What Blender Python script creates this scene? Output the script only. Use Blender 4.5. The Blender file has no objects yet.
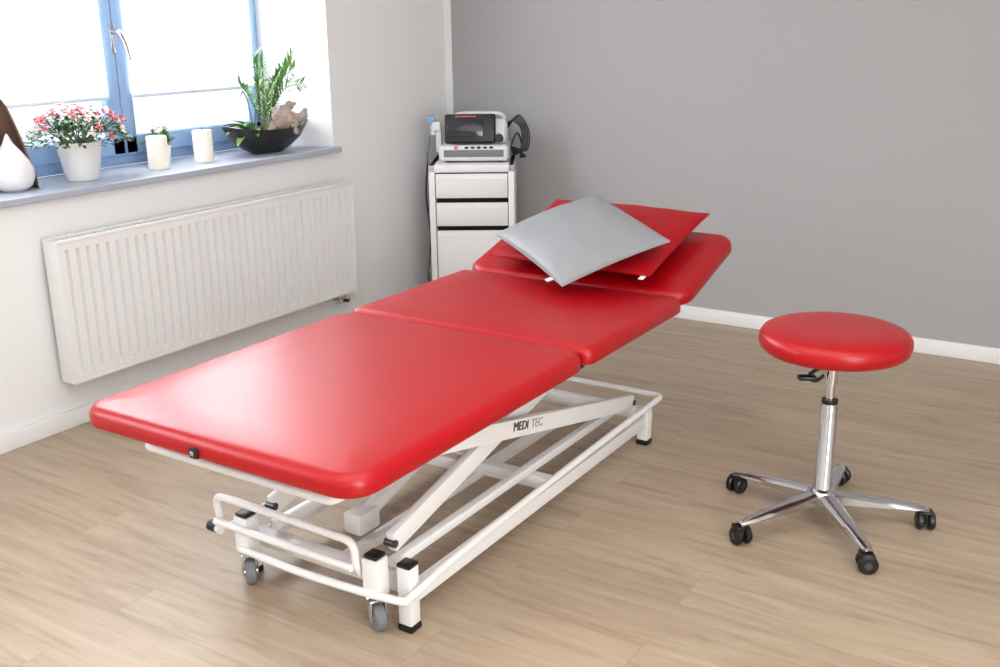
import bpy, bmesh, random
from math import *
from mathutils import Vector, Matrix, noise
random.seed(7)
SC=bpy.context.scene
COL=bpy.context.collection
SC.view_settings.view_transform='Standard'
SC.view_settings.look='None'
SC.view_settings.exposure=.1

# ---------------------------------------------------------------- materials
def lin(c):
    return tuple(((x/255)/12.92 if x/255<=.04045 else ((x/255+.055)/1.055)**2.4) for x in c)
MATS={}
def mat(name,rgb,rough=.5,metal=0.,bump=0.,bscale=40.,var=.04,coat=0.,emis=0.,sub=0.,spec=None):
    if name in MATS: return MATS[name]
    m=bpy.data.materials.new(name);m.use_nodes=True
    nt=m.node_tree;b=nt.nodes['Principled BSDF'];L=nt.links
    c=lin(rgb)
    tc=nt.nodes.new('ShaderNodeTexCoord')
    nz=nt.nodes.new('ShaderNodeTexNoise');nz.inputs['Scale'].default_value=bscale;nz.inputs['Detail'].default_value=4
    L.new(tc.outputs['Object'],nz.inputs['Vector'])
    rp=nt.nodes.new('ShaderNodeMix');rp.data_type='RGBA'
    rp.inputs[6].default_value=(*[x*(1-var) for x in c],1);rp.inputs[7].default_value=(*[min(1,x*(1+var)) for x in c],1)
    L.new(nz.outputs['Fac'],rp.inputs[0]);L.new(rp.outputs[2],b.inputs['Base Color'])
    b.inputs['Roughness'].default_value=rough;b.inputs['Metallic'].default_value=metal
    if spec is not None: b.inputs['Specular IOR Level'].default_value=spec
    if coat: b.inputs['Coat Weight'].default_value=coat;b.inputs['Coat Roughness'].default_value=.25
    if emis:
        b.inputs['Emission Color'].default_value=(*c,1);b.inputs['Emission Strength'].default_value=emis
    if bump:
        bp=nt.nodes.new('ShaderNodeBump');bp.inputs['Strength'].default_value=bump;bp.inputs['Distance'].default_value=.002
        L.new(nz.outputs['Fac'],bp.inputs['Height']);L.new(bp.outputs[0],b.inputs['Normal'])
    MATS[name]=m;return m
def floor_mat():
    m=bpy.data.materials.new('oak_planks');m.use_nodes=True;nt=m.node_tree;L=nt.links;b=nt.nodes['Principled BSDF']
    N=nt.nodes.new
    tc=N('ShaderNodeTexCoord')
    br=N('ShaderNodeTexBrick');br.offset=.37;br.offset_frequency=2
    for k,v in (('Scale',1),('Mortar Size',.0007),('Mortar Smooth',.3),('Bias',0),('Brick Width',1.4),('Row Height',.22)): br.inputs[k].default_value=v
    br.inputs['Color1'].default_value=(.0,.0,.0,1);br.inputs['Color2'].default_value=(1,1,1,1);br.inputs['Mortar'].default_value=(.5,.5,.5,1)
    L.new(tc.outputs['Object'],br.inputs['Vector'])
    mp=N('ShaderNodeMapping');mp.inputs['Scale'].default_value=(1.3,14,1)
    L.new(tc.outputs['Object'],mp.inputs['Vector'])
    sh=N('ShaderNodeVectorMath');sh.operation='MULTIPLY_ADD'
    L.new(br.outputs['Color'],sh.inputs[0]);sh.inputs[1].default_value=(9,17,5);L.new(mp.outputs[0],sh.inputs[2])
    n1=N('ShaderNodeTexNoise');n1.inputs['Scale'].default_value=1.6;n1.inputs['Detail'].default_value=9;n1.inputs['Roughness'].default_value=.66;n1.inputs['Distortion'].default_value=.6
    L.new(sh.outputs[0],n1.inputs['Vector'])
    n2=N('ShaderNodeTexNoise');n2.inputs['Scale'].default_value=.9;n2.inputs['Detail'].default_value=3
    mp2=N('ShaderNodeMapping');mp2.inputs['Scale'].default_value=(1.,3.5,1);L.new(tc.outputs['Object'],mp2.inputs['Vector']);L.new(mp2.outputs[0],n2.inputs['Vector'])
    cr=N('ShaderNodeValToRGB');cr.color_ramp.elements[0].position=.25;cr.color_ramp.elements[1].position=.72
    cr.color_ramp.elements[0].color=(*lin((148,129,107)),1);cr.color_ramp.elements[1].color=(*lin((190,173,151)),1)
    e=cr.color_ramp.elements.new(.46);e.color=(*lin((174,155,131)),1)
    L.new(n1.outputs['Fac'],cr.inputs[0])
    mx=N('ShaderNodeMix');mx.data_type='RGBA';mx.blend_type='MULTIPLY';mx.inputs[0].default_value=1
    r2=N('ShaderNodeValToRGB');r2.color_ramp.elements[0].color=(.955,.95,.945,1);r2.color_ramp.elements[1].color=(1.02,1.02,1.02,1)
    L.new(br.outputs['Color'],r2.inputs[0]);L.new(cr.outputs[0],mx.inputs[6]);L.new(r2.outputs[0],mx.inputs[7])
    mx3=N('ShaderNodeMix');mx3.data_type='RGBA';mx3.blend_type='MULTIPLY';mx3.inputs[0].default_value=1
    r3=N('ShaderNodeValToRGB');r3.color_ramp.elements[0].position=.3;r3.color_ramp.elements[1].position=.7;r3.color_ramp.elements[0].color=(.91,.90,.89,1);r3.color_ramp.elements[1].color=(1.04,1.04,1.04,1)
    L.new(n2.outputs['Fac'],r3.inputs[0]);L.new(mx.outputs[2],mx3.inputs[6]);L.new(r3.outputs[0],mx3.inputs[7])
    mo=N('ShaderNodeMix');mo.data_type='RGBA';L.new(br.outputs['Fac'],mo.inputs[0]);L.new(mx3.outputs[2],mo.inputs[6]);mo.inputs[7].default_value=(*lin((142,122,100)),1)
    L.new(mo.outputs[2],b.inputs['Base Color'])
    b.inputs['Roughness'].default_value=.42
    bp=N('ShaderNodeBump');bp.inputs['Strength'].default_value=.12;bp.inputs['Distance'].default_value=.002
    L.new(n1.outputs['Fac'],bp.inputs['Height']);L.new(bp.outputs[0],b.inputs['Normal'])
    return m
M_WALLW=mat('white_plaster',(240,241,241),.85,bump=.15,bscale=60,var=.01)
M_WALLG=mat('grey_plaster',(171,170,171),.85,bump=.15,bscale=60,var=.015)
M_CEIL=mat('ceiling_paint',(238,238,238),.9,var=.01)
M_BASE=mat('baseboard_white',(240,240,240),.4,var=.01)
M_SILL=mat('sill_bluegrey',(174,181,195),.35,bump=.05,bscale=30,var=.07)
M_BLUE=mat('window_blue',(150,182,222),.35,var=.02)
M_RED=mat('red_leatherette',(172,3,16),.33,bump=.12,bscale=350,var=.03,spec=.45)
M_REDP=mat('red_pillow',(168,5,18),.48,bump=.15,bscale=300,var=.03,spec=.3)
M_GREYP=mat('grey_pillow',(146,149,152),.5,bump=.1,bscale=300,var=.02)
M_WMET=mat('white_enamel',(240,240,238),.3,var=.01)
M_RAD=mat('radiator_white',(240,240,240),.3,var=.008)
M_CAB=mat('cabinet_white',(240,240,241),.4,var=.01)
M_DARK=mat('gap_shade',(40,40,44),.7)  # dark fill standing in for shade inside the grille and between drawers
M_BLK=mat('black_plastic',(16,16,18),.4)
M_RUB=mat('grey_rubber',(120,122,124),.5)
M_CHR=mat('chrome',(215,216,220),.1,metal=1,var=.01)
M_ALU=mat('polished_aluminium',(205,206,210),.2,metal=1,var=.02)
M_CER=mat('white_ceramic',(240,240,238),.2,var=.01)
M_WAX=mat('cream_wax',(244,238,222),.5,var=.02,emis=.08)  # slight emission puts a soft glow into the unlit wax
M_WOOD=mat('brown_wood',(112,88,72),.55,bump=.3,bscale=25,var=.2)
M_DRIFT=mat('driftwood',(180,164,152),.8,bump=.6,bscale=30,var=.25)
M_LEAF=mat('leaf_green',(78,128,54),.45,bscale=20,var=.35)
M_LEAF2=mat('leaf_light_green',(128,166,96),.45,bscale=20,var=.3)
M_LEAFD=mat('leaf_dark_green',(58,92,48),.45,bscale=20,var=.3)
M_PINK=mat('pink_petal',(222,140,148),.6,var=.2,bscale=30)
M_WPET=mat('white_petal',(246,228,228),.6,var=.05,bscale=30)
M_BOWL=mat('black_bowl',(34,35,38),.3,bump=.2,bscale=40)
M_SOIL=mat('soil',(60,46,36),.9,bump=.8,bscale=60,var=.3)
M_DEV=mat('device_grey',(222,225,228),.35,var=.01)
M_DEVB=mat('device_blue',(130,166,204),.4)
M_SCR=mat('device_screen',(36,40,48),.12,var=.02)
M_SCRL=mat('screen_lines',(130,142,155),.3,emis=.1)
M_ORG=mat('orange_mark',(204,96,56),.4)
M_STEM=mat('plant_stem',(96,110,52),.6)
M_BLIND=mat('pleated_blind',(250,252,255),.8,emis=6.5,var=.0)  # emission stands in for daylight coming through the fabric
M_BAR=mat('blind_bar',(215,225,240),.4,var=.01)
M_TXT=mat('lettering_dark',(50,52,56),.5)
M_TXTG=mat('lettering_grey',(165,167,171),.5)
M_TAG=mat('white_tag',(245,245,245),.7,var=.01)
M_STEEL=mat('dark_steel',(90,92,96),.3,metal=.8)
M_FLOOR=floor_mat()
def glass_mat():
    m=bpy.data.materials.new('window_glass');m.use_nodes=True;nt=m.node_tree;nt.nodes.clear()
    o=nt.nodes.new('ShaderNodeOutputMaterial');mx=nt.nodes.new('ShaderNodeMixShader');t=nt.nodes.new('ShaderNodeBsdfTransparent');g=nt.nodes.new('ShaderNodeBsdfGlossy')
    g.inputs['Roughness'].default_value=.02;t.inputs[0].default_value=(.93,.96,1,1);mx.inputs[0].default_value=.06
    nt.links.new(t.outputs[0],mx.inputs[1]);nt.links.new(g.outputs[0],mx.inputs[2]);nt.links.new(mx.outputs[0],o.inputs[0]);return m
M_GLASS=glass_mat()

# ---------------------------------------------------------------- mesh building
class B:
    def __init__(s): s.v=[];s.f=[];s.mi=[];s.m=[]
    def _mi(s,m):
        if m not in s.m: s.m.append(m)
        return s.m.index(m)
    def raw(s,vs,fs,m,M=None):
        o=len(s.v)
        for v in vs:
            v=Vector(v)
            s.v.append(M@v if M is not None else v)
        k=s._mi(m)
        for f in fs: s.f.append([i+o for i in f]);s.mi.append(k)
        return s
    def box(s,c,size,m,bev=.0,M=None,rot=None,seg=2):
        bm=bmesh.new();bmesh.ops.create_cube(bm,size=1)
        bmesh.ops.scale(bm,vec=size,verts=bm.verts)
        if bev: bmesh.ops.bevel(bm,geom=bm.edges[:],offset=min(bev,min(size)*.45),segments=seg,affect='EDGES',profile=.5)
        T=Matrix.Translation(c)
        if rot is not None: T=T@rot.to_4x4()
        if M is not None: T=M@T
        bm.verts.index_update()
        s.raw([v.co.copy() for v in bm.verts],[[v.index for v in f.verts] for f in bm.faces],m,T);bm.free();return s
    def bar(s,p0,p1,w,h,m,bev=.004,up=(0,0,1)):
        p0=Vector(p0);p1=Vector(p1);d=(p1-p0);l=d.length;x=d.normalized();u=Vector(up)
        y=u.cross(x)
        if y.length<1e-4: y=Vector((0,1,0)).cross(x)
        y.normalize();z=x.cross(y)
        R=Matrix((x,y,z)).transposed()
        return s.box((p0+p1)/2,(l,w,h),m,bev,rot=R)
    def tube(s,pts,r,m,seg=12,cap=True,rs=None):
        pts=[Vector(p) for p in pts];n=len(pts);vs=[];fs=[]
        t=(pts[1]-pts[0]).normalized();a=Vector((0,0,1)) if abs(t.z)<.9 else Vector((1,0,0))
        nrm=t.cross(a).normalized()
        for i,p in enumerate(pts):
            if i==0: t=(pts[1]-pts[0])
            elif i==n-1: t=pts[-1]-pts[-2]
            else: t=(pts[i+1]-pts[i]).normalized()+(pts[i]-pts[i-1]).normalized()
            if t.length<1e-9: t=pts[i]-pts[i-1]
            t.normalize()
            nrm=(nrm-t*nrm.dot(t)).normalized();bn=t.cross(nrm)
            rr=rs[i] if rs else r
            for k in range(seg):
                a=2*pi*k/seg;vs.append(p+nrm*cos(a)*rr+bn*sin(a)*rr)
        for i in range(n-1):
            for k in range(seg):
                k2=(k+1)%seg;fs.append([i*seg+k,i*seg+k2,(i+1)*seg+k2,(i+1)*seg+k])
        if cap: fs.append(list(range(seg))[::-1]);fs.append([(n-1)*seg+k for k in range(seg)])
        return s.raw(vs,fs,m)
    def lathe(s,prof,m,seg=40,M=None,c=(0,0,0)):
        vs=[];fs=[];n=len(prof)
        for r,z in prof:
            for k in range(seg):
                a=2*pi*k/seg;vs.append((c[0]+r*cos(a),c[1]+r*sin(a),c[2]+z))
        for i in range(n-1):
            for k in range(seg):
                k2=(k+1)%seg;fs.append([i*seg+k,i*seg+k2,(i+1)*seg+k2,(i+1)*seg+k])
        if prof[0][0]>1e-6: fs.append(list(range(seg))[::-1])
        if prof[-1][0]>1e-6: fs.append([(n-1)*seg+k for k in range(seg)])
        return s.raw(vs,fs,m,M)
    def prism(s,poly,z0,z1,m):
        n=len(poly)
        vs=[(x,y,z0) for x,y in poly]+[(x,y,z1) for x,y in poly]
        fs=[list(range(n))[::-1],list(range(n,2*n))]+[[i,(i+1)%n,(i+1)%n+n,i+n] for i in range(n)]
        return s.raw(vs,fs,m)
    def leaf(s,base,d,L,w,m,droop=.5,n=5,fold=.15):
        d=Vector(d).normalized();p=Vector(base);vs=[];fs=[]
        side=d.cross(Vector((0,0,1)))
        if side.length<.05: side=Vector((cos(L*99),sin(L*99),0))
        side.normalize()
        for i in range(n+1):
            t=i/n;ww=w*(sin(pi*min(1,t*.93+.05))**.8)*.5+.0004
            up=side.cross(d)
            vs+= [p-side*ww+up*ww*fold*2,p.copy(),p+side*ww+up*ww*fold*2]
            d=(d+Vector((0,0,-droop/n))).normalized();p=p+d*(L/n)
        for i in range(n):
            a=i*3;fs+=[[a,a+1,a+4,a+3],[a+1,a+2,a+5,a+4]]
        return s.raw(vs,fs,m)
def make(name,b,parent=None,sharp=35,smooth=True,**props):
    me=bpy.data.meshes.new(name);me.from_pydata([tuple(v) for v in b.v],[],b.f)
    for m in b.m: me.materials.append(m)
    me.polygons.foreach_set('material_index',b.mi)
    me.validate();bm=bmesh.new();bm.from_mesh(me);bmesh.ops.remove_doubles(bm,verts=bm.verts,dist=1e-6);bmesh.ops.recalc_face_normals(bm,faces=bm.faces);bm.to_mesh(me);bm.free()
    if smooth:
        me.polygons.foreach_set('use_smooth',[True]*len(me.polygons));me.set_sharp_from_angle(angle=radians(sharp))
    o=bpy.data.objects.new(name,me);COL.objects.link(o)
    if parent: o.parent=parent
    for k,v in props.items(): o[k]=v
    return o
def thing(name,loc,label,category,rot=None,group=None):
    o=bpy.data.objects.new(name,None);o.empty_display_size=.1;COL.objects.link(o);o.location=loc
    if rot: o.rotation_euler=rot
    o['label']=label;o['category']=category
    if group: o['group']=group
    return o
def copy_part(src,parent,loc=None,rot=None):
    o=src.copy();COL.objects.link(o);o.parent=parent
    if loc is not None: o.location=loc
    if rot is not None: o.rotation_euler=rot
    return o
def smoothpath(P,n=8):
    P=[Vector(p) for p in P];Q=[P[0]*2-P[1]]+P+[P[-1]*2-P[-2]];out=[]
    for i in range(1,len(Q)-2):
        for k in range(n):
            t=k/n;a,b,c,d=Q[i-1],Q[i],Q[i+1],Q[i+2]
            out.append(.5*((2*b)+(c-a)*t+(2*a-5*b+4*c-d)*t*t+(3*b-a-3*c+d)*t**3))
    out.append(P[-1]);return out
def cushion(b,w,l,t,m,rc=.07,re=.03,M=None,dome=.006):
    """local: x +-w/2, y 0..l, z -t..0"""
    def ring(ins,z):
        hw=w/2-ins;hl=l/2-ins;r=max(.004,rc-ins);o=[]
        for cx_,cy_,a0 in ((hw-r,hl-r,0),(-hw+r,hl-r,90),(-hw+r,-hl+r,180),(hw-r,-hl+r,270)):
            for k in range(9):
                a=radians(a0+k*90/8);o.append((cx_+r*cos(a),cy_+r*sin(a)+l/2,z))
        return o
    R=[ring(.012,-t)]
    for a in (20,45,70,90): R.append(ring(.012-.012*sin(radians(a)),-t+.012*(1-cos(radians(a)))))
    for a in (0,15,30,45,60,75,90): R.append(ring(re*(1-cos(radians(a))),-re-dome+re*sin(radians(a))))
    for k in (1,2,3,4): R.append(ring(re+.03*k,-dome+dome*sin(pi/2*k/4)))
    n=36;vs=[p for r in R for p in r];fs=[]
    for i in range(len(R)-1):
        for k in range(n): fs.append([i*n+k,i*n+(k+1)%n,(i+1)*n+(k+1)%n,(i+1)*n+k])
    fs.append(list(range(n))[::-1]);fs.append([(len(R)-1)*n+k for k in range(n)])
    b.raw(vs,fs,m,M);return b
def structure(o): o['kind']='structure';return o

# ---------------------------------------------------------------- room shell
ZC=2.7;XR=6.2;YF=-7.6;ST=1.012
W1=(-3.25,-1.0857);W2_FILL=(-6.2,-4.3);ZT=2.4
b=B()
def lw(poly,z0,z1): b.prism(poly,z0,z1,M_WALLW)
SPL=.085
lw([(0,W1[1]),(0,0),(-.5,0),(-.5,W1[1]-SPL),(-.42,W1[1]-SPL)],0,ZC)
lw([(0,W2_FILL[1]),(0,W1[0]),(-.42,W1[0]+SPL),(-.5,W1[0]+SPL),(-.5,W2_FILL[1]-SPL),(-.42,W2_FILL[1]-SPL)],0,ZC)
lw([(0,YF),(0,W2_FILL[0]),(-.42,W2_FILL[0]+SPL),(-.5,W2_FILL[0]+SPL),(-.5,YF)],0,ZC)
for w in (W1,W2_FILL):
    p=[(0,w[0]),(0,w[1]),(-.42,w[1]-SPL),(-.5,w[1]-SPL),(-.5,w[0]+SPL),(-.42,w[0]+SPL)]
    lw(p,0,ST-.03);lw(p,ZT,ZC)
structure(make('wall_left',b,smooth=False,label='white plastered wall with deep window niches'))
b=B();b.box(((XR-.5)/2,.1,ZC/2),(XR+.5,.2,ZC),M_WALLG)
structure(make('wall_back',b,smooth=False,label='matte grey painted wall'))
b=B();b.box((.022,-.004,ZC/2),(.044,.008,ZC),M_WALLW);structure(make('trim_2',b,smooth=False,label='narrow white painted strip in the corner'))
b=B();b.box((XR+.1,YF/2,ZC/2),(.2,-YF,ZC),M_WALLW);structure(make('wall_right',b,smooth=False,label='white wall'))
b=B();b.box(((XR)/2,YF-.1,ZC/2),(XR,.2,ZC),M_WALLW);structure(make('wall_front',b,smooth=False,label='white wall'))
b=B();b.box((XR/2,YF/2,-.05),(XR,-YF,.1),M_FLOOR);structure(make('floor',b,smooth=False,label='light oak plank floor'))
b=B();b.box((XR/2,YF/2,ZC+.05),(XR,-YF,.1),M_CEIL);structure(make('ceiling',b,smooth=False,label='white ceiling'))
b=B();b.box((.009,YF/2,.039),(.018,-YF,.078),M_BASE,.004);structure(make('baseboard_left',b,label='white baseboard'))
b=B();b.box((XR/2,-.009,.039),(XR-.04,.018,.078),M_BASE,.004);structure(make('baseboard_back',b,label='white baseboard'))

def window(n,y0,y1,mull):
    root=bpy.data.objects.new('window_%d'%n,None);COL.objects.link(root);root['kind']='structure';root['label']='blue framed double casement window'
    xf=-.42
    z0=ST;f=B()
    X=xf-.03
    f.box((X,(y0+y1)/2,z0+.03),(.06,y1-y0,.06),M_BLUE,.004);f.box((X,(y0+y1)/2,ZT-.03),(.06,y1-y0,.06),M_BLUE,.004)
    f.box((X,y0+.03,(z0+ZT)/2),(.06,.06,ZT-z0),M_BLUE,.004);f.box((X,y1-.025,(z0+ZT)/2),(.06,.05,ZT-z0),M_BLUE,.004)
    make('window_frame',f,root)
    for a,c_,la,lb in ((y0+.05,mull,.05,.07),(mull,y1-.045,.07,.042)):
        s=B();X2=xf+.0
        s.box((X2,(a+c_)/2,z0+.095),(.055,c_-a-.004,.085),M_BLUE,.006);s.box((X2,(a+c_)/2,ZT-.09),(.055,c_-a-.004,.08),M_BLUE,.006)
        s.box((X2,a+la/2+.002,(z0+ZT)/2),(.055,la,ZT-z0-.1),M_BLUE,.006);s.box((X2,c_-lb/2-.002,(z0+ZT)/2),(.055,lb,ZT-z0-.1),M_BLUE,.006)
        make('sash',s,root)
        g=B();g.box((X2-.015,(a+c_)/2,(z0+ZT)/2),(.006,c_-a-.05,ZT-z0-.16),M_GLASS);make('glass_pane',g,root,smooth=False)
        ya,yb=a+la+.004,c_-lb-.004
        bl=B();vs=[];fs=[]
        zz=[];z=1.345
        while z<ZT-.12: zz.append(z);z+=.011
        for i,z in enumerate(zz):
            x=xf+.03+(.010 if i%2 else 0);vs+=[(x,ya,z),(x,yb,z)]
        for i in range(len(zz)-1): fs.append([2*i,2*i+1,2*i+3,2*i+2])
        t=thing('pleated_blind',(0,0,0),'white translucent pleated blind with daylight painted in as glow','blind',group='pleated window blinds')
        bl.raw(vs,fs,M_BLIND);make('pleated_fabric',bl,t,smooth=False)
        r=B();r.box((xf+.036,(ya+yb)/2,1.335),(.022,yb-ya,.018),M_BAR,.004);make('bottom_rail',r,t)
    h=B();yh=mull-.01
    h.box((xf+.032,yh,1.60),(.012,.028,.13),M_CHR,.005)
    h.tube([(xf+.035,yh,1.63),(xf+.075,yh,1.63)],.009,M_CHR)
    h.tube(smoothpath([(xf+.075,yh,1.635),(xf+.082,yh+.01,1.62),(xf+.08,yh+.035,1.57),(xf+.078,yh+.05,1.50)],5),.0095,M_CHR)
    make('window_handle',h,root,label='chrome window handle')
window(1,W1[0]+SPL,W1[1]-SPL,-2.125)
window(2,W2_FILL[0]+SPL,W2_FILL[1]-SPL,-5.25)  # extra window added out of view; its glowing blinds give fill light
for n,w in ((1,W1),(3,W2_FILL)):
    b=B();b.prism([(.04,w[0]-.03),(.04,w[1]+.025),(.0,w[1]+.025),(.0,w[1]-.0),(-.42,w[1]-SPL),(-.42,w[0]+SPL),(0,w[0]),(0,w[0]-.03)],ST-.03,ST,M_SILL)
    o=make('trim_%d'%n,b,smooth=False,label='blue-grey stone window sill');structure(o)
    md=o.modifiers.new('bevel','BEVEL');md.width=.005;md.segments=2

# ---------------------------------------------------------------- radiator
ry0,ry1,rz0,rz1=-2.915,-1.10,.226,.83
T=thing('radiator',(0.08,(ry0+ry1)/2,rz0),'white ribbed panel radiator mounted below the window sill','radiator')
hl=(ry1-ry0)/2;H=rz1-rz0
b=B()
xs=.045;nr=36;pitch=(2*hl-.05)/nr
pts=[(-hl,xs),(-hl+.022,xs)]
for i in range(nr):
    y=-hl+.025+i*pitch
    pts+=[(y+.008,xs),(y+.012,xs-.017),(y+.021,xs-.017),(y+.025,xs)]
pts+=[(hl-.022,xs),(hl,xs)]
za,zb=.035,H-.045
vs=[];fs=[]
for y,x in pts: vs+=[(xs,y,0.0),(xs,y,za-.004),(x,y,za+.010),(x,y,zb-.010),(xs,y,zb+.004),(xs,y,H-.012)]
for i in range(len(pts)-1):
    for k in range(5): fs.append([6*i+k,6*(i+1)+k,6*(i+1)+k+1,6*i+k+1])
b.raw(vs,fs,M_RAD)
b.box((-.02,0,H/2),(.01,2*hl-.01,H-.05),M_RAD)
make('front_panel',b,T,sharp=20)
for s in(-1,1):
    b=B();b.box((.003,s*(hl+.002),H/2),(.088,.006,H),M_RAD,.002);make('side_cover',b,T)
b=B();n=70
for i in range(n): b.box((0,-hl+.02+i*(2*hl-.04)/(n-1),H-.006),(.076,.007,.008),M_RAD)
b.box((0,0,H-.025),(.07,2*hl-.02,.004),M_DARK)
b.box((.043,0,H-.004),(.012,2*hl+.008,.016),M_RAD,.004);b.box((-.036,0,H-.004),(.010,2*hl+.008,.016),M_RAD,.004)
make('top_grille',b,T)
for y in (-hl+.25,hl-.25):
    for z in (H-.1,.1):
        b=B();b.box((-.0525,y,z),(.053,.03,.04),M_RAD,.003);make('wall_bracket',b,T)
b=B();b.tube([(-.0,hl-.10,.01),(0,hl-.10,-.035)],.011,M_CHR);b.tube([(0,hl-.04,.01),(0,hl-.04,-.035)],.011,M_CHR)
b.box((0,hl-.07,-.045),(.03,.09,.03),M_CHR,.008);b.tube([(-.005,hl-.07,-.05),(-.077,hl-.07,-.05)],.009,M_CHR);b.tube([(.012,hl-.07,-.045),(.035,hl-.07,-.045)],.010,M_BLK)
make('valve',b,T,label='small chrome radiator valve')

# ---------------------------------------------------------------- treatment table
TX0,TX1,TZ=1.352,2.365,.65;TC=(TX0+TX1)/2;W=TX1-TX0
T=thing('treatment_table',(TC,-2.6,0),'red padded three-section treatment table on a white scissor-lift frame','treatment table')
def L3(x,y,z): return (x-TC,y+2.6,z)
TH=.066
def cpart(y,l,ang,label,rc,rx=0):
    b=B();M=Matrix.Translation((0,y+2.6,TZ))@Matrix.Rotation(radians(ang),4,'X')
    cushion(b,W-rx,l,TH,M_RED,rc=rc,re=.032,M=M)
    return make('cushion',b,T,sharp=60,label=label)
cpart(-3.755,1.155,0,'long red padded foot section',.085)
cpart(-2.594,.759,0,'red padded middle section',.04)
ANG=15.4
cpart(-1.828,.555,ANG,'raised red padded head section',.08)
b=B()
for x in (1.62,2.12):
    b.bar(L3(x,-3.62,.545),L3(x,-2.64,.545),.04,.04,M_WMET)
    b.bar(L3(x,-2.60,.545),L3(x,-1.87,.545),.04,.04,M_WMET)
    b.bar(L3(x,-1.85,.55),L3(x,-1.40,.55+.45*tan(radians(ANG))),.035,.03,M_WMET)
for y in (-3.0,-2.2,-1.95): b.bar(L3(1.5,y,.555),L3(2.24,y,.555),.04,.03,M_WMET)
b.tube(smoothpath([L3(1.44,-3.35,.57),L3(1.44,-3.52,.515),L3(1.455,-3.60,.492),L3(1.52,-3.61,.488),L3(1.85,-3.61,.486),L3(2.10,-3.61,.486),L3(2.16,-3.60,.490),L3(2.18,-3.52,.515),L3(2.18,-3.3,.57)],4),.013,M_WMET)
make('upper_frame',b,T)
b=B();b.box(L3(1.83,-3.757,.603),(.030,.012,.030),M_BLK,.004);b.box(L3(1.83,-3.764,.603),(.012,.006,.012),M_CHR,.002)
make('holder_clip',b,T,label='small black square socket on the cushion edge')
# base frame
b=B()
for x in (1.58,2.20): b.bar(L3(x,-3.36,.105),L3(x,-1.76,.105),.035,.05,M_WMET)
for y in (-3.34,-1.78,-2.55): b.bar(L3(1.58,y,.12),L3(2.20,y,.12),.045,.045,M_WMET)
b.bar(L3(1.66,-3.34,.17),L3(1.66,-1.78,.17),.03,.03,M_WMET);b.bar(L3(2.12,-3.34,.17),L3(2.12,-1.78,.17),.03,.03,M_WMET)
b.bar(L3(1.9,-3.3,.10),L3(1.9,-1.8,.10),.04,.03,M_WMET)
make('base_frame',b,T)
for x in (1.58,2.20):
    for y in (-3.37,-1.80):
        b=B();b.bar(L3(x,y,.02),L3(x,y,.20 if y<-3 else .15),.045,.045,M_WMET)
        b.box(L3(x,y,.01),(.05,.05,.02),M_BLK,.004)
        if y<-3: b.box(L3(x,y,.205),(.046,.046,.012),M_BLK,.004)
        make('leg',b,T)
src=None
for x,y in ((1.625,-3.42),(2.125,-3.42)):
    b=B();b.box(L3(x,y,.17),(.055,.055,.12),M_WMET,.006);b.box(L3(x,y,.236),(.045,.045,.014),M_BLK,.004)
    make('caster_mount',b,T)
    if src is None:
        k=B()
        Mx=Matrix.Rotation(radians(90),4,'Y')
        k.lathe([(0.012,-.016),(.034,-.016),(.040,-.010),(.040,.010),(.034,.016),(.012,.016)],M_RUB,28,M=Matrix.Translation((0,0,.040))@Mx)
        k.lathe([(0.0,-.02),(.014,-.02),(.014,.02),(0,.02)],M_CHR,16,M=Matrix.Translation((0,0,.040))@Mx)
        for s in (-1,1): k.box((s*.022,.005,.062),(.004,.03,.065),M_CHR,.002)
        k.box((0,.008,.093),(.05,.035,.008),M_CHR,.002);k.tube([(0,.008,.09),(0,.008,.115)],.012,M_CHR)
        src=make('caster',k,T,label='small grey swivel wheel');src.location=L3(x,y,0);src.rotation_euler=(0,0,.9)
    else: copy_part(src,T,L3(x,y,0),(0,0,1.1))
b=B()
b.tube(smoothpath([L3(1.46,-3.40,.14),L3(1.51,-3.42,.145),L3(1.522,-3.43,.20),L3(1.53,-3.44,.268),L3(1.58,-3.445,.283),L3(1.75,-3.445,.28),L3(1.98,-3.445,.275),L3(2.06,-3.44,.262),L3(2.075,-3.44,.2),L3(2.075,-3.42,.16)],5),.012,M_WMET)
b.tube([L3(1.53,-3.455,.20),L3(2.07,-3.455,.195)],.012,M_WMET)
b.tube([L3(1.44,-3.40,.14),L3(1.475,-3.402,.14)],.018,M_BLK)
b.tube(smoothpath([L3(1.62,-3.45,.13),L3(1.9,-3.46,.128),L3(2.20,-3.44,.128),L3(2.236,-3.40,.13),L3(2.24,-3.2,.155),L3(2.24,-2.5,.175),L3(2.24,-1.82,.185),L3(2.232,-1.74,.185),L3(2.18,-1.72,.185),L3(1.9,-1.72,.185),L3(1.58,-1.72,.185),L3(1.53,-1.76,.185),L3(1.53,-2.3,.18),L3(1.53,-3.4,.16)],4),.012,M_WMET)
make('foot_switch_bar',b,T)
def arm(x,a,c,name='lift_arm'):
    b=B();b.bar((x-TC,a[0]+2.6,a[1]),(x-TC,c[0]+2.6,c[1]),.028,.062,M_WMET)
    for p in (a,c): b.tube([(x-TC-.018,p[0]+2.6,p[1]),(x-TC+.018,p[0]+2.6,p[1])],.012,M_STEEL)
    return make(name,b,T)
for x,s in ((2.165,1),(1.61,-1)):
    arm(x,(-3.22,.495),(-1.86,.190))
    arm(x-.045*s,(-3.34,.235),(-2.2,.510))
b=B();b.tube([L3(1.61,-2.73,.388),L3(2.165,-2.73,.388)],.014,M_STEEL);make('pivot_shaft',b,T,label='steel pivot shaft')
for y,z in ((-3.22,.495),(-2.2,.51),(-2.95,.325)):
    b=B();b.bar(L3(1.66,y,z),L3(2.12,y,z),.04,.04,M_WMET);make('cross_tube',b,T)
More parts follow.
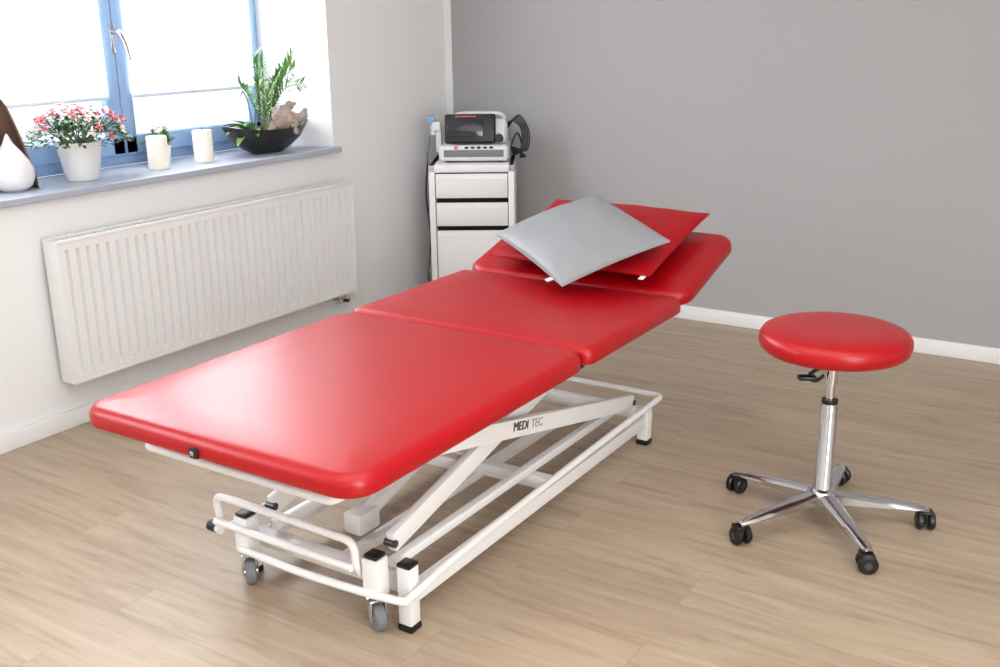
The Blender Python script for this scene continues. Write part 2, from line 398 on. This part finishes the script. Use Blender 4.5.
b=B();b.tube([L3(1.86,-3.20,.16),L3(1.86,-2.75,.28)],.026,M_WMET,16);b.tube([L3(1.86,-2.75,.28),L3(1.86,-2.5,.345)],.012,M_CHR)
b.box(L3(1.86,-3.16,.165),(.07,.10,.07),M_WMET,.01)
make('lift_actuator',b,T,label='white lift actuator with steel rod')
for x in (1.78,1.98):
    b=B();b.tube([L3(x,-1.90,.52),L3(x,-1.55,.60)],.011,M_BLK);make('head_section_strut',b,T,label='black strut')
b=B();b.box(L3(2.30,-2.585,.575),(.045,.07,.022),M_BLK,.006);make('release_latch',b,T,label='black latch under the cushion joint')
def text(body,size,loc,xdir,ydir,m,parent,name,bold=0):
    cu=bpy.data.curves.new(name,'FONT');cu.body=body;cu.size=size;cu.extrude=.001;cu.offset=bold;cu.align_x='LEFT';cu.align_y='CENTER'
    t=bpy.data.objects.new('tmp',cu);COL.objects.link(t);dg=bpy.context.evaluated_depsgraph_get();me=bpy.data.meshes.new_from_object(t.evaluated_get(dg))
    bpy.data.objects.remove(t)
    x=Vector(xdir).normalized();y=Vector(ydir).normalized();z=x.cross(y)
    R=Matrix((x,y,z)).transposed().to_4x4();R.translation=Vector(loc);me.transform(R)
    me.materials.clear();me.materials.append(m)
    o=bpy.data.objects.new(name,me);COL.objects.link(o);o.parent=parent;return o
d=Vector((0,1.36,-.305)).normalized();u=Vector((1,0,0)).cross(d)
P=Vector((2.181-TC,-2.77+2.6,.495-.305*(.45/1.36)+.006))
text('MEDI',.042,P,d,u,M_TXT,T,'lettering')
text('TEC',.042,P+d*.114,d,u,M_TXTG,T,'lettering')

# ---------------------------------------------------------------- pillows
def pillow(name,label,c,U,V,tt,tb,m,seed,sag=0.,tags=(),pull=.05,ex=.42,wr=1.):
    U=Vector(U);V=Vector(V);lu=U.length;x=U.normalized();z=x.cross(V).normalized();y=z.cross(x);lv=V.length
    T=thing(name,c,label,'pillow')
    R=Matrix((x,y,z)).transposed();T.rotation_euler=R.to_euler()
    n=44;b=B();vs=[];fs=[]
    def P(u,v,side):
        h=(max(0,1-u*u)*max(0,1-v*v))**ex
        X=u*lu/2*(1-pull*(1-v*v));Y=v*lv/2*(1-pull*(1-u*u))
        q=Vector((X*5+seed,Y*5,side))
        w=noise.noise(q)*.010+noise.noise(q*2.3)*.004
        rad=abs(sin(atan2(v,u)*9+seed))*.006*max(0,(u*u+v*v)-.5)
        zz=(tt if side>0 else -tb)*h+wr*(w*h*(1 if side>0 else .4)-rad*h)-sag*(u*u+v*v)/2
        return (X,Y,zz)
    N=n+1
    g=lambda i:sin((-1+2*i/n)*pi/2)
    for side in (1,-1):
        for i in range(N):
            for j in range(N): vs.append(P(g(i),g(j),side))
    for s in (0,1):
        o=s*N*N
        for i in range(n):
            for j in range(n):
                f=[o+i*N+j,o+(i+1)*N+j,o+(i+1)*N+j+1,o+i*N+j+1];fs.append(f if s==0 else f[::-1])
    b.raw(vs,fs,m)
    make('cover',b,T,sharp=85)
    e=[]
    for k in range(n): e.append(P(-1+2*k/n,-1,1))
    for k in range(n): e.append(P(1,-1+2*k/n,1))
    for k in range(n): e.append(P(1-2*k/n,1,1))
    for k in range(n+1): e.append(P(-1,1-2*k/n,1))
    s=B();s.tube(e,.0035,m,6);make('seam',s,T)
    for tu,tv in tags:
        px=P(tu,tv,1);q=B();q.box((px[0],px[1]-.013,px[2]-.004),(.022,.030,.002),M_TAG);make('fabric_tag',q,T,label='small white sewn tag')
    return T
HZ=lambda y,h: .65+.275*(y+1.833)+h
pillow('pillow','red leatherette pillow lying under the grey pillow',(1.865,-1.565,HZ(-1.565,.064)),(.74,-.02,.0),(-.12,.54,.148),.050,.052,M_REDP,3.1,sag=.0,tags=[(.93,-1)],pull=.02,wr=.8)
pillow('pillow','light grey pillow resting slantwise on the red pillow',(1.880,-1.775,.824),(.49,-.31,-.095),(.115,.44,.145),.050,.028,M_GREYP,8.7,sag=.012,tags=[(.72,-1)],pull=.02,ex=.36,wr=1.)

# ---------------------------------------------------------------- stool
T=thing('stool',(3.006,-2.125,0),'round red swivel stool with chrome column and five-caster base','stool')
b=B();b.lathe([(0.001,.612),(.19,.612),(.222,.615),(.234,.625),(.239,.643),(.238,.662),(.229,.677),(.209,.686),(.17,.691),(.1,.693),(.001,.694)],M_RED,64);make('seat',b,T,sharp=60)
b=B();b.lathe([(.001,.597),(.10,.597),(.11,.602),(.11,.613),(.001,.613)],M_BLK,32);b.box((0,0,.588),(.12,.10,.022),M_BLK,.006)
make('seat_plate',b,T,label='black plate under the seat')
b=B();b.lathe([(.001,.40),(.014,.40),(.014,.585),(.001,.585)],M_CHR,24);b.lathe([(.016,.50),(.020,.50),(.020,.585),(.016,.585)],M_CHR,24)
b.lathe([(.001,.10),(.031,.10),(.031,.115),(.028,.12),(.028,.42),(.025,.43),(.025,.432),(.001,.432)],M_CHR,32)
b.lathe([(.001,.432),(.026,.432),(.027,.437),(.026,.446),(.001,.446)],M_BLK,32)
make('gas_column',b,T,label='chrome gas lift column')
b=B();b.tube(smoothpath([(0,0,.57),(-.04,-.03,.55),(-.06,-.05,.535)],4),.006,M_BLK);b.box((-.065,-.055,.525),(.06,.035,.016),M_BLK,.007,rot=Matrix.Rotation(radians(30),3,'Z'));b.tube(smoothpath([(-.02,-.02,.53),(-.04,-.035,.512),(-.06,-.05,.52)],4),.006,M_BLK)
make('height_lever',b,T,label='black height adjustment lever')
b=B()
b.lathe([(.001,.075),(.048,.075),(.052,.08),(.052,.105),(.046,.118),(.036,.128),(.001,.128)],M_ALU,40)
for k in range(5):
    a=radians(22+72*k);ca,sa=cos(a),sin(a);vs=[];fs=[];n=9
    for i in range(n+1):
        t=i/n;r=.03+t*.315;w=.030-.010*t;zt=.119-.030*t-.010*t*t;zb=.080-.008*t
        if i==n: w*=.6;zt-=.004
        for ww,zz in ((-w,zb),(w,zb),(w,zt-.010),(w*.5,zt),(-w*.5,zt),(-w,zt-.010)): vs.append((ca*r-sa*ww,sa*r+ca*ww,zz))
    for i in range(n):
        for j in range(6): fs.append([i*6+j,i*6+(j+1)%6,(i+1)*6+(j+1)%6,(i+1)*6+j])
    fs.append([0,1,2,3,4,5][::-1]);fs.append([n*6+j for j in range(6)]);b.raw(vs,fs,M_ALU)
make('star_base',b,T,label='polished aluminium five-star base',sharp=50)
k=B()
for s in (-1,1):
    Mx=Matrix.Translation((s*.018,.0,.031))@Matrix.Rotation(radians(90),4,'Y')
    k.lathe([(.001,-.011),(.025,-.011),(.031,-.006),(.031,.006),(.026,.011),(.001,.011)],M_BLK,24,M=Mx)
    k.lathe([(.001,-.0122),(.012,-.0122),(.012,.0122),(.001,.0122)],M_STEEL,16,M=Mx)
k.box((0,.0,.041),(.012,.034,.04),M_BLK,.005);k.box((0,.004,.060),(.048,.044,.012),M_BLK,.005);k.tube([(0,.006,.055),(0,.006,.078)],.008,M_CHR)
src=None
for q in range(5):
    a=radians(22+72*q);loc=(cos(a)*.337,sin(a)*.337,0);rz=[.4,1.4,-.3,.9,2.0][q]
    if src is None: src=make('caster',k,T,label='black twin-wheel caster');src.location=loc;src.rotation_euler=(0,0,rz)
    else: copy_part(src,T,loc,(0,0,rz))

# ---------------------------------------------------------------- cabinet
CR=radians(30)
CX,CY=.430,-.362
T=thing('drawer_cabinet',(CX,CY,0),'white drawer cabinet carrying a therapy device','cabinet',rot=(0,0,CR))
w,dp,h=.242,.235,.88
b=B()
for s in (-1,1): b.box((s*(w-.0175),0,h/2),(.035,2*dp,h),M_CAB,.004)
b.box((0,0,h-.02),(2*w,2*dp,.04),M_CAB,.004);b.box((0,0,.04),(2*w-.06,2*dp-.02,.08),M_CAB,.003);b.box((0,dp-.01,h/2),(2*w-.06,.015,h-.06),M_CAB)
b.box((0,.03,h/2),(2*w-.072,2*dp-.1,h-.1),M_DARK)
make('body',b,T)
for z0,z1 in ((.695,.832),(.535,.668),(.085,.508)):
    b=B();b.box((0,-dp+.012,(z0+z1)/2),(2*w-.078,.02,z1-z0),M_CAB,.004);b.box((0,-dp+.05,z1-.03),(2*w-.085,.1,.004),M_CAB);make('drawer',b,T)

# ---------------------------------------------------------------- device
T=thing('therapy_device',(CX,CY,.881),'light grey electrotherapy unit with dark screen on the white cabinet','medical device',rot=(0,0,CR))
b=B()
b.box((.01,0,.055),(.40,.30,.09),M_DEV,.022,seg=4)
b.box((.02,.03,.155),(.36,.23,.14),M_DEV,.03,seg=4,rot=Matrix.Rotation(radians(-10),3,'X'))
for sx in (-.14,.16): b.box((sx,0,.006),(.03,.2,.012),M_BLK,.003)
b.tube(smoothpath([(-.12,.10,.20),(-.10,.11,.250),(.03,.11,.258),(.16,.11,.250),(.18,.10,.20)],5),.012,M_DEV)
b.box((.01,-.151,.055),(.34,.004,.04),M_RUB,.002)
make('housing',b,T)
b=B();R=Matrix.Rotation(radians(-14),3,'X')
b.box((-.01,-.098,.188),(.29,.03,.165),M_BLK,.012,seg=3,rot=R);b.box((-.035,-.1135,.195),(.20,.006,.10),M_SCR,.003,rot=R)
for i in range(4): b.box((-.07,-.1215+.0045*i,.163+.018*i),(.10-.02*(i%2),.002,.004),M_SCRL,rot=R)
b.box((.035,-.1165,.185),(.035,.002,.045),M_SCRL,rot=R)
b.box((-.035,-.099,.257),(.12,.003,.006),M_ORG,rot=R)
make('display',b,T,label='dark display screen with a thin orange strip')
b=B();b.lathe([(.001,0),(.024,0),(.024,.018),(.020,.022),(.001,.022)],M_BLK,24,M=Matrix.Translation((.155,-.12,.135))@Matrix.Rotation(radians(76),4,'X'));make('control_knob',b,T,label='black dial')
for i in range(5):
    b=B();b.box((-.03+.035*i,-.152,.088),(.02,.006,.012),M_BLK,.002);make('button',b,T,label='small black button')
b=B();b.lathe([(.001,0),(.010,0),(.010,.006),(.001,.006)],M_ORG,16,M=Matrix.Translation((-.09,-.149,.088))@Matrix.Rotation(radians(90),4,'X'));make('indicator',b,T,label='round orange indicator')
b=B();b.box((-.205,-.03,.20),(.05,.12,.05),M_DEV,.01);b.box((-.235,-.03,.235),(.045,.08,.05),M_DEVB,.012);b.tube([(-.225,-.03,.15),(-.225,-.03,.26)],.018,M_DEV)
b.box((-.195,-.03,.12),(.03,.08,.14),M_DEV,.008)
make('applicator_holder',b,T,label='pale blue and white applicator holder')
for i in range(5):
    P=[(.19,-.04+.01*i,.21-.01*i),(.23+.008*i,-.05,.225+.008*i),(.275+.01*i,-.06,.19),(.285+.01*i,-.06,.12),(.275+.008*i,-.07,.06),(.24,-.09,.04+.01*i),(.222,-.10,.09),(.255,-.08,.16),(.28,-.06+.012*i,.10),(.275,-.05+.012*i,.05),(.27+.008*i,-.02+.01*i,.012)]
    b=B();b.tube(smoothpath(P,6),.0045,M_BLK,8);make('cable',b,T,label='thin black looped cable')
C2=thing('hanging_cable',(CX,CY,.88),'thin black and grey cables hanging down beside the white cabinet','cable',rot=(0,0,CR))
for m,r,P in ((M_BLK,.005,[(-.252,-.03,.14),(-.256,-.05,.08),(-.265,-.06,-.02),(-.28,-.05,-.2),(-.262,-.06,-.4),(-.27,-.03,-.55),(-.285,-.03,-.68),(-.265,-.02,-.84)]),(M_RUB,.004,[(-.252,-.04,.14),(-.258,-.06,.04),(-.257,-.07,-.1),(-.266,-.06,-.3),(-.256,-.06,-.5),(-.28,-.05,-.62),(-.266,-.04,-.80)])):
    b=B();b.tube(smoothpath(P,7),r,m,8);make('cord',b,C2)

# ---------------------------------------------------------------- sill objects
T=thing('decorative_vase',(-.17,-2.90,ST),'white teardrop vase inside a peaked brown wooden shell','vase')
b=B();b.lathe([(.001,0),(.05,.0),(.075,.02),(.088,.055),(.086,.09),(.070,.125),(.045,.16),(.022,.19),(.006,.225),(.001,.232)],M_CER,40,c=(.01,.02,0));make('vase_body',b,T,sharp=70)
b=B();n=20;vs=[];fs=[]
for i in range(n+1):
    t=i/n;z=.03+.34*t;r=.112*(1-t)**.8+.002
    for k in range(15):
        a=radians(60+220*k/14);vs.append((r*cos(a)-.015,r*sin(a)+.015+.02*t,z if i else .0))
for i in range(n):
    for k in range(14): fs.append([i*15+k,i*15+k+1,(i+1)*15+k+1,(i+1)*15+k])
b.raw(vs,fs,M_WOOD);o=make('wooden_shell',b,T,label='peaked brown wooden shell');md=o.modifiers.new('s','SOLIDIFY');md.thickness=.008
T=thing('potted_azalea',(-.16,-2.55,ST),'pink flowering azalea in a white ceramic pot on the sill','potted plant')
b=B();b.lathe([(.001,0),(.062,0),(.068,.006),(.092,.135),(.095,.155),(.098,.165),(.092,.168),(.086,.160),(.084,.14),(.001,.138)],M_CER,48);make('pot',b,T,sharp=50)
b=B();b.lathe([(.001,.141),(.083,.141)],M_SOIL,24)
random.seed(3)
for i in range(22):
    a=random.uniform(0,2*pi);r=random.uniform(.06,.17);b.tube(smoothpath([(random.uniform(-.02,.02),random.uniform(-.02,.02),.14),(cos(a)*r*.5,sin(a)*r*.5,.19),(cos(a)*r,sin(a)*r,.22+random.uniform(0,.06))],3),.003,M_STEM,5)
make('stems',b,T)
b=B();b2=B()
for i in range(600):
    a=random.uniform(0,2*pi);rr=sqrt(random.random());z=.165+.125*sqrt(max(0,1-rr*rr))*random.uniform(.55,1)
    p=(cos(a)*rr*.17,sin(a)*rr*.225,z-.02*rr)
    b.leaf(p,(cos(a)+random.uniform(-.8,.8),sin(a)+random.uniform(-.8,.8),random.uniform(-.1,.9)),random.uniform(.028,.046),.016,random.choice([M_LEAF,M_LEAFD,M_LEAFD]),droop=.5,n=3)
make('foliage',b,T)
for i in range(62):
    a=random.uniform(0,2*pi);rr=sqrt(random.random());z=.19+.125*sqrt(max(0,1-rr*rr));c=Vector((cos(a)*rr*.175,sin(a)*rr*.235,z+random.uniform(-.03,.012)))
    m=random.choice([M_PINK,M_PINK,M_WPET,M_WPET]);up=Vector((cos(a)*rr+.3,sin(a)*rr,.7)).normalized();s=up.orthogonal().normalized();t=up.cross(s);o=random.random()*6
    for k in range(6):
        q=o+k*pi/3;dd=(s*cos(q)+t*sin(q)+up*.55);b2.leaf(c,dd,random.uniform(.02,.028),.020,m,droop=.35,n=3)
make('blossoms',b2,T,label='pink and white azalea blossoms')
src=None
for i,(y,x) in enumerate(((-2.15,-.14),(-1.865,-.15))):
    T=thing('candle',(x,y,ST),'cream pillar candle with dark wick on the window sill','candle',group='pillar candles on the sill')
    if src is None:
        b=B();b.lathe([(.001,0),(.044,0),(.047,.004),(.047,.148),(.044,.153),(.038,.152),(.02,.147),(.001,.146)],M_WAX,40);src=make('wax',b,T,sharp=60)
        b=B();b.tube(smoothpath([(0,0,.145),(.001,0,.158),(.004,.001,.166)],3),.0018,M_BLK,6);src2=make('wick',b,T)
    else: copy_part(src,T);copy_part(src2,T)
T=thing('small_potted_plant',(-.30,-2.00,ST),'small green plant with a few pink flowers in a white pot','potted plant')
b=B();b.lathe([(.001,0),(.04,0),(.052,.08),(.054,.09),(.048,.09),(.046,.078),(.001,.076)],M_CER,32);make('pot',b,T,sharp=50)
b=B();b2=B()
for i in range(90):
    a=random.uniform(0,2*pi);b.leaf((cos(a)*.02,sin(a)*.02,.08),(cos(a)*random.random(),sin(a)*random.random(),random.uniform(.5,1.4)),random.uniform(.06,.10),.018,random.choice([M_LEAF,M_LEAF2,M_LEAFD]),droop=.8)
for i in range(9):
    a=random.uniform(0,2*pi);c=Vector((cos(a)*.03,sin(a)*.035,.165+random.uniform(-.01,.01)))
    for k in range(5): b2.leaf(c,(cos(k*1.256),sin(k*1.256),.5),.016,.012,M_PINK,n=3)
make('foliage',b,T);make('blossoms',b2,T,label='small pink blossoms')
T=thing('planter_bowl',(-.15,-1.43,ST),'black boat-shaped bowl planted with orchid leaves, palm fronds and driftwood','planter')
b=B();seg=56
prof=[(.30,0),(.34,.0),(.55,.025),(.80,.07),(.95,.105),(1.0,.125),(.96,.127),(.88,.11),(.001,.095)]
vs=[];fs=[]
for r,z in prof:
    for k in range(seg):
        a=2*pi*k/seg;ex=abs(sin(a))**3
        vs.append((r*cos(a)*.13,r*sin(a)*.285,z+(.03*ex if z>.1 and r>.5 else 0)))
for i in range(len(prof)-1):
    for k in range(seg): fs.append([i*seg+k,i*seg+(k+1)%seg,(i+1)*seg+(k+1)%seg,(i+1)*seg+k])
fs.append(list(range(seg))[::-1]);b.raw(vs,fs,M_BOWL);make('bowl',b,T,sharp=60)
b=B();vs=[(0,0,.115)];fs=[]
for k in range(40):
    a=2*pi*k/40;vs.append((cos(a)*.112,sin(a)*.245,.108))
for k in range(40): fs.append([0,1+k,1+(k+1)%40])
b.raw(vs,fs,M_SOIL);make('soil',b,T)
random.seed(11)
b=B()
def knot(pts,rs):
    P=smoothpath(pts,6);n=len(P);R=[rs[min(len(rs)-1,int(i*len(rs)/n))]*(1+.35*noise.noise(Vector(P[i])*60)) for i in range(n)]
    P=[p+Vector((noise.noise(p*40),noise.noise(p*40+Vector((5,5,5))),noise.noise(p*40+Vector((9,1,3)))))*.012 for p in P];b.tube(P,.02,M_DRIFT,9,rs=R)
knot([(.04,.0,.09),(.06,.05,.15),(.05,.09,.20),(.04,.13,.22),(.05,.18,.24)],[.04,.045,.035,.028,.02,.01])
knot([(.05,.06,.13),(.09,.02,.15),(.10,-.02,.19),(.09,-.03,.23)],[.035,.03,.022,.012])
knot([(.05,.09,.19),(.08,.15,.17),(.09,.20,.18),(.08,.22,.21)],[.03,.025,.02,.012])
knot([(.04,.02,.14),(.07,.07,.18),(.11,.09,.14),(.12,.10,.10)],[.03,.028,.025,.015])
make('driftwood',b,T,label='gnarled grey-brown driftwood')
b=B()
for a,L,z,w in ((-2.2,.17,1.0,.05),(-1.5,.20,.7,.055),(-1.0,.15,1.2,.05),(-2.8,.16,.8,.05),(-1.9,.13,1.6,.045),(-1.2,.20,.35,.05),(-.6,.15,.6,.05)):
    b.leaf((0,-.10,.11),(cos(a),sin(a),z),L,w,random.choice([M_LEAF,M_LEAF2]),droop=1.1,n=8,fold=.2)
for p in [((0,-.09,.11),(.01,-.12,.25),(.03,-.17,.32),(.04,-.20,.30)),((0,-.09,.11),(.02,-.07,.28),(.03,-.03,.36),(.05,.0,.37))]: b.tube(smoothpath(p,5),.003,M_STEM,6)
make('orchid_leaves',b,T)
b=B()
def frond(base,tip,lift,nl,L,m):
    base=Vector(base);tip=Vector(tip);mid=(base+tip)/2+Vector((0,0,lift));P=smoothpath([base,mid,tip],10);b.tube(P,.0022,M_STEM,5)
    n=len(P)
    for i in range(3,n):
        d=(P[i]-P[i-1]).normalized();s=d.cross(Vector((1,.2,.1))).normalized()
        for q in (-1,1): b.leaf(P[i],d*.9+s*q*.9+Vector((random.uniform(-.3,.5),0,.1)),L*(1-.5*abs(i/n-.55)),.011,m,droop=.5,n=4)
    b.leaf(P[-1],P[-1]-P[-2],L,.012,m)
for tip,l in (((.02,-.05,.42),.02),((.05,.08,.42),.05),((.0,.24,.42),.07),((.05,.24,.34),.08),((-.05,-.12,.36),.04),((-.04,.05,.46),.02),((.04,.18,.46),.04),((.08,-.02,.34),.05),((.0,.22,.48),.05)):
    frond((random.uniform(-.02,.02),.0+random.uniform(-.04,.04),.11),tip,l,8,.062,random.choice([M_LEAF,M_LEAF2,M_LEAF2]))
for tip in ((.0,-.055,.50),(.02,-.035,.44)):
    b.tube(smoothpath([(0,-.03,.11),(0,-.04,.3),tip],5),.003,M_STEM,6)
    for k in range(7):
        z=.3+.03*k;a=k*2.4;b.leaf((0,-.045,z),(cos(a),sin(a),1.0),.09,.014,M_LEAF,droop=.4)
for k in range(40):
    a=random.uniform(0,2*pi);b.leaf((cos(a)*.06,sin(a)*.12,.11),(cos(a),sin(a),random.uniform(.4,1.2)),random.uniform(.05,.08),.013,random.choice([M_LEAF,M_LEAFD]),droop=.9)
make('palm_fronds',b,T)

# ---------------------------------------------------------------- lights
w=bpy.data.worlds.new('sky');SC.world=w;w.use_nodes=True;bg=w.node_tree.nodes['Background'];bg.inputs[0].default_value=(.90,.95,1,1);bg.inputs[1].default_value=1.5
def area(name,loc,rot,sx,sy,p,col=(1,1,1)):
    l=bpy.data.lights.new(name,'AREA');l.shape='RECTANGLE';l.size=sx;l.size_y=sy;l.energy=p;l.color=col
    o=bpy.data.objects.new(name,l);o.location=loc;o.rotation_euler=rot;COL.objects.link(o);o['label']='unseen soft fill light added to the room';o['category']='fill light'
area('ceiling_fill',(3.2,-4.2,2.66),(0,0,0),3.2,3.2,58,(.99,1,1))  # unseen overhead fill added to light the room, no fixture
# unseen upright fill added by the right wall to brighten the left wall
dr=Vector((-1,.42,-.02));area('side_fill',(6.05,-5.2,1.6),dr.to_track_quat('-Z','Z').to_euler(),3.0,1.9,160,(.985,.995,1))

# ---------------------------------------------------------------- camera
f,cx,cy,yaw,pitch_,roll=1037.5613,3.8212,-5.4047,0.5695,0.2921,-0.0153
fw=Vector((-sin(yaw)*cos(pitch_),cos(yaw)*cos(pitch_),-sin(pitch_)));r=Vector((cos(yaw),sin(yaw),0));u=r.cross(fw)
r2=r*cos(roll)+u*sin(roll);u2=-r*sin(roll)+u*cos(roll)
R=Matrix((r2,u2,-fw)).transposed().to_4x4();R.translation=Vector((cx,cy,1.65))
cam=bpy.data.cameras.new('camera');co=bpy.data.objects.new('camera',cam);COL.objects.link(co);co.matrix_world=R
cam.sensor_width=36;cam.lens=f/1000*36;cam.clip_start=.05;SC.camera=co
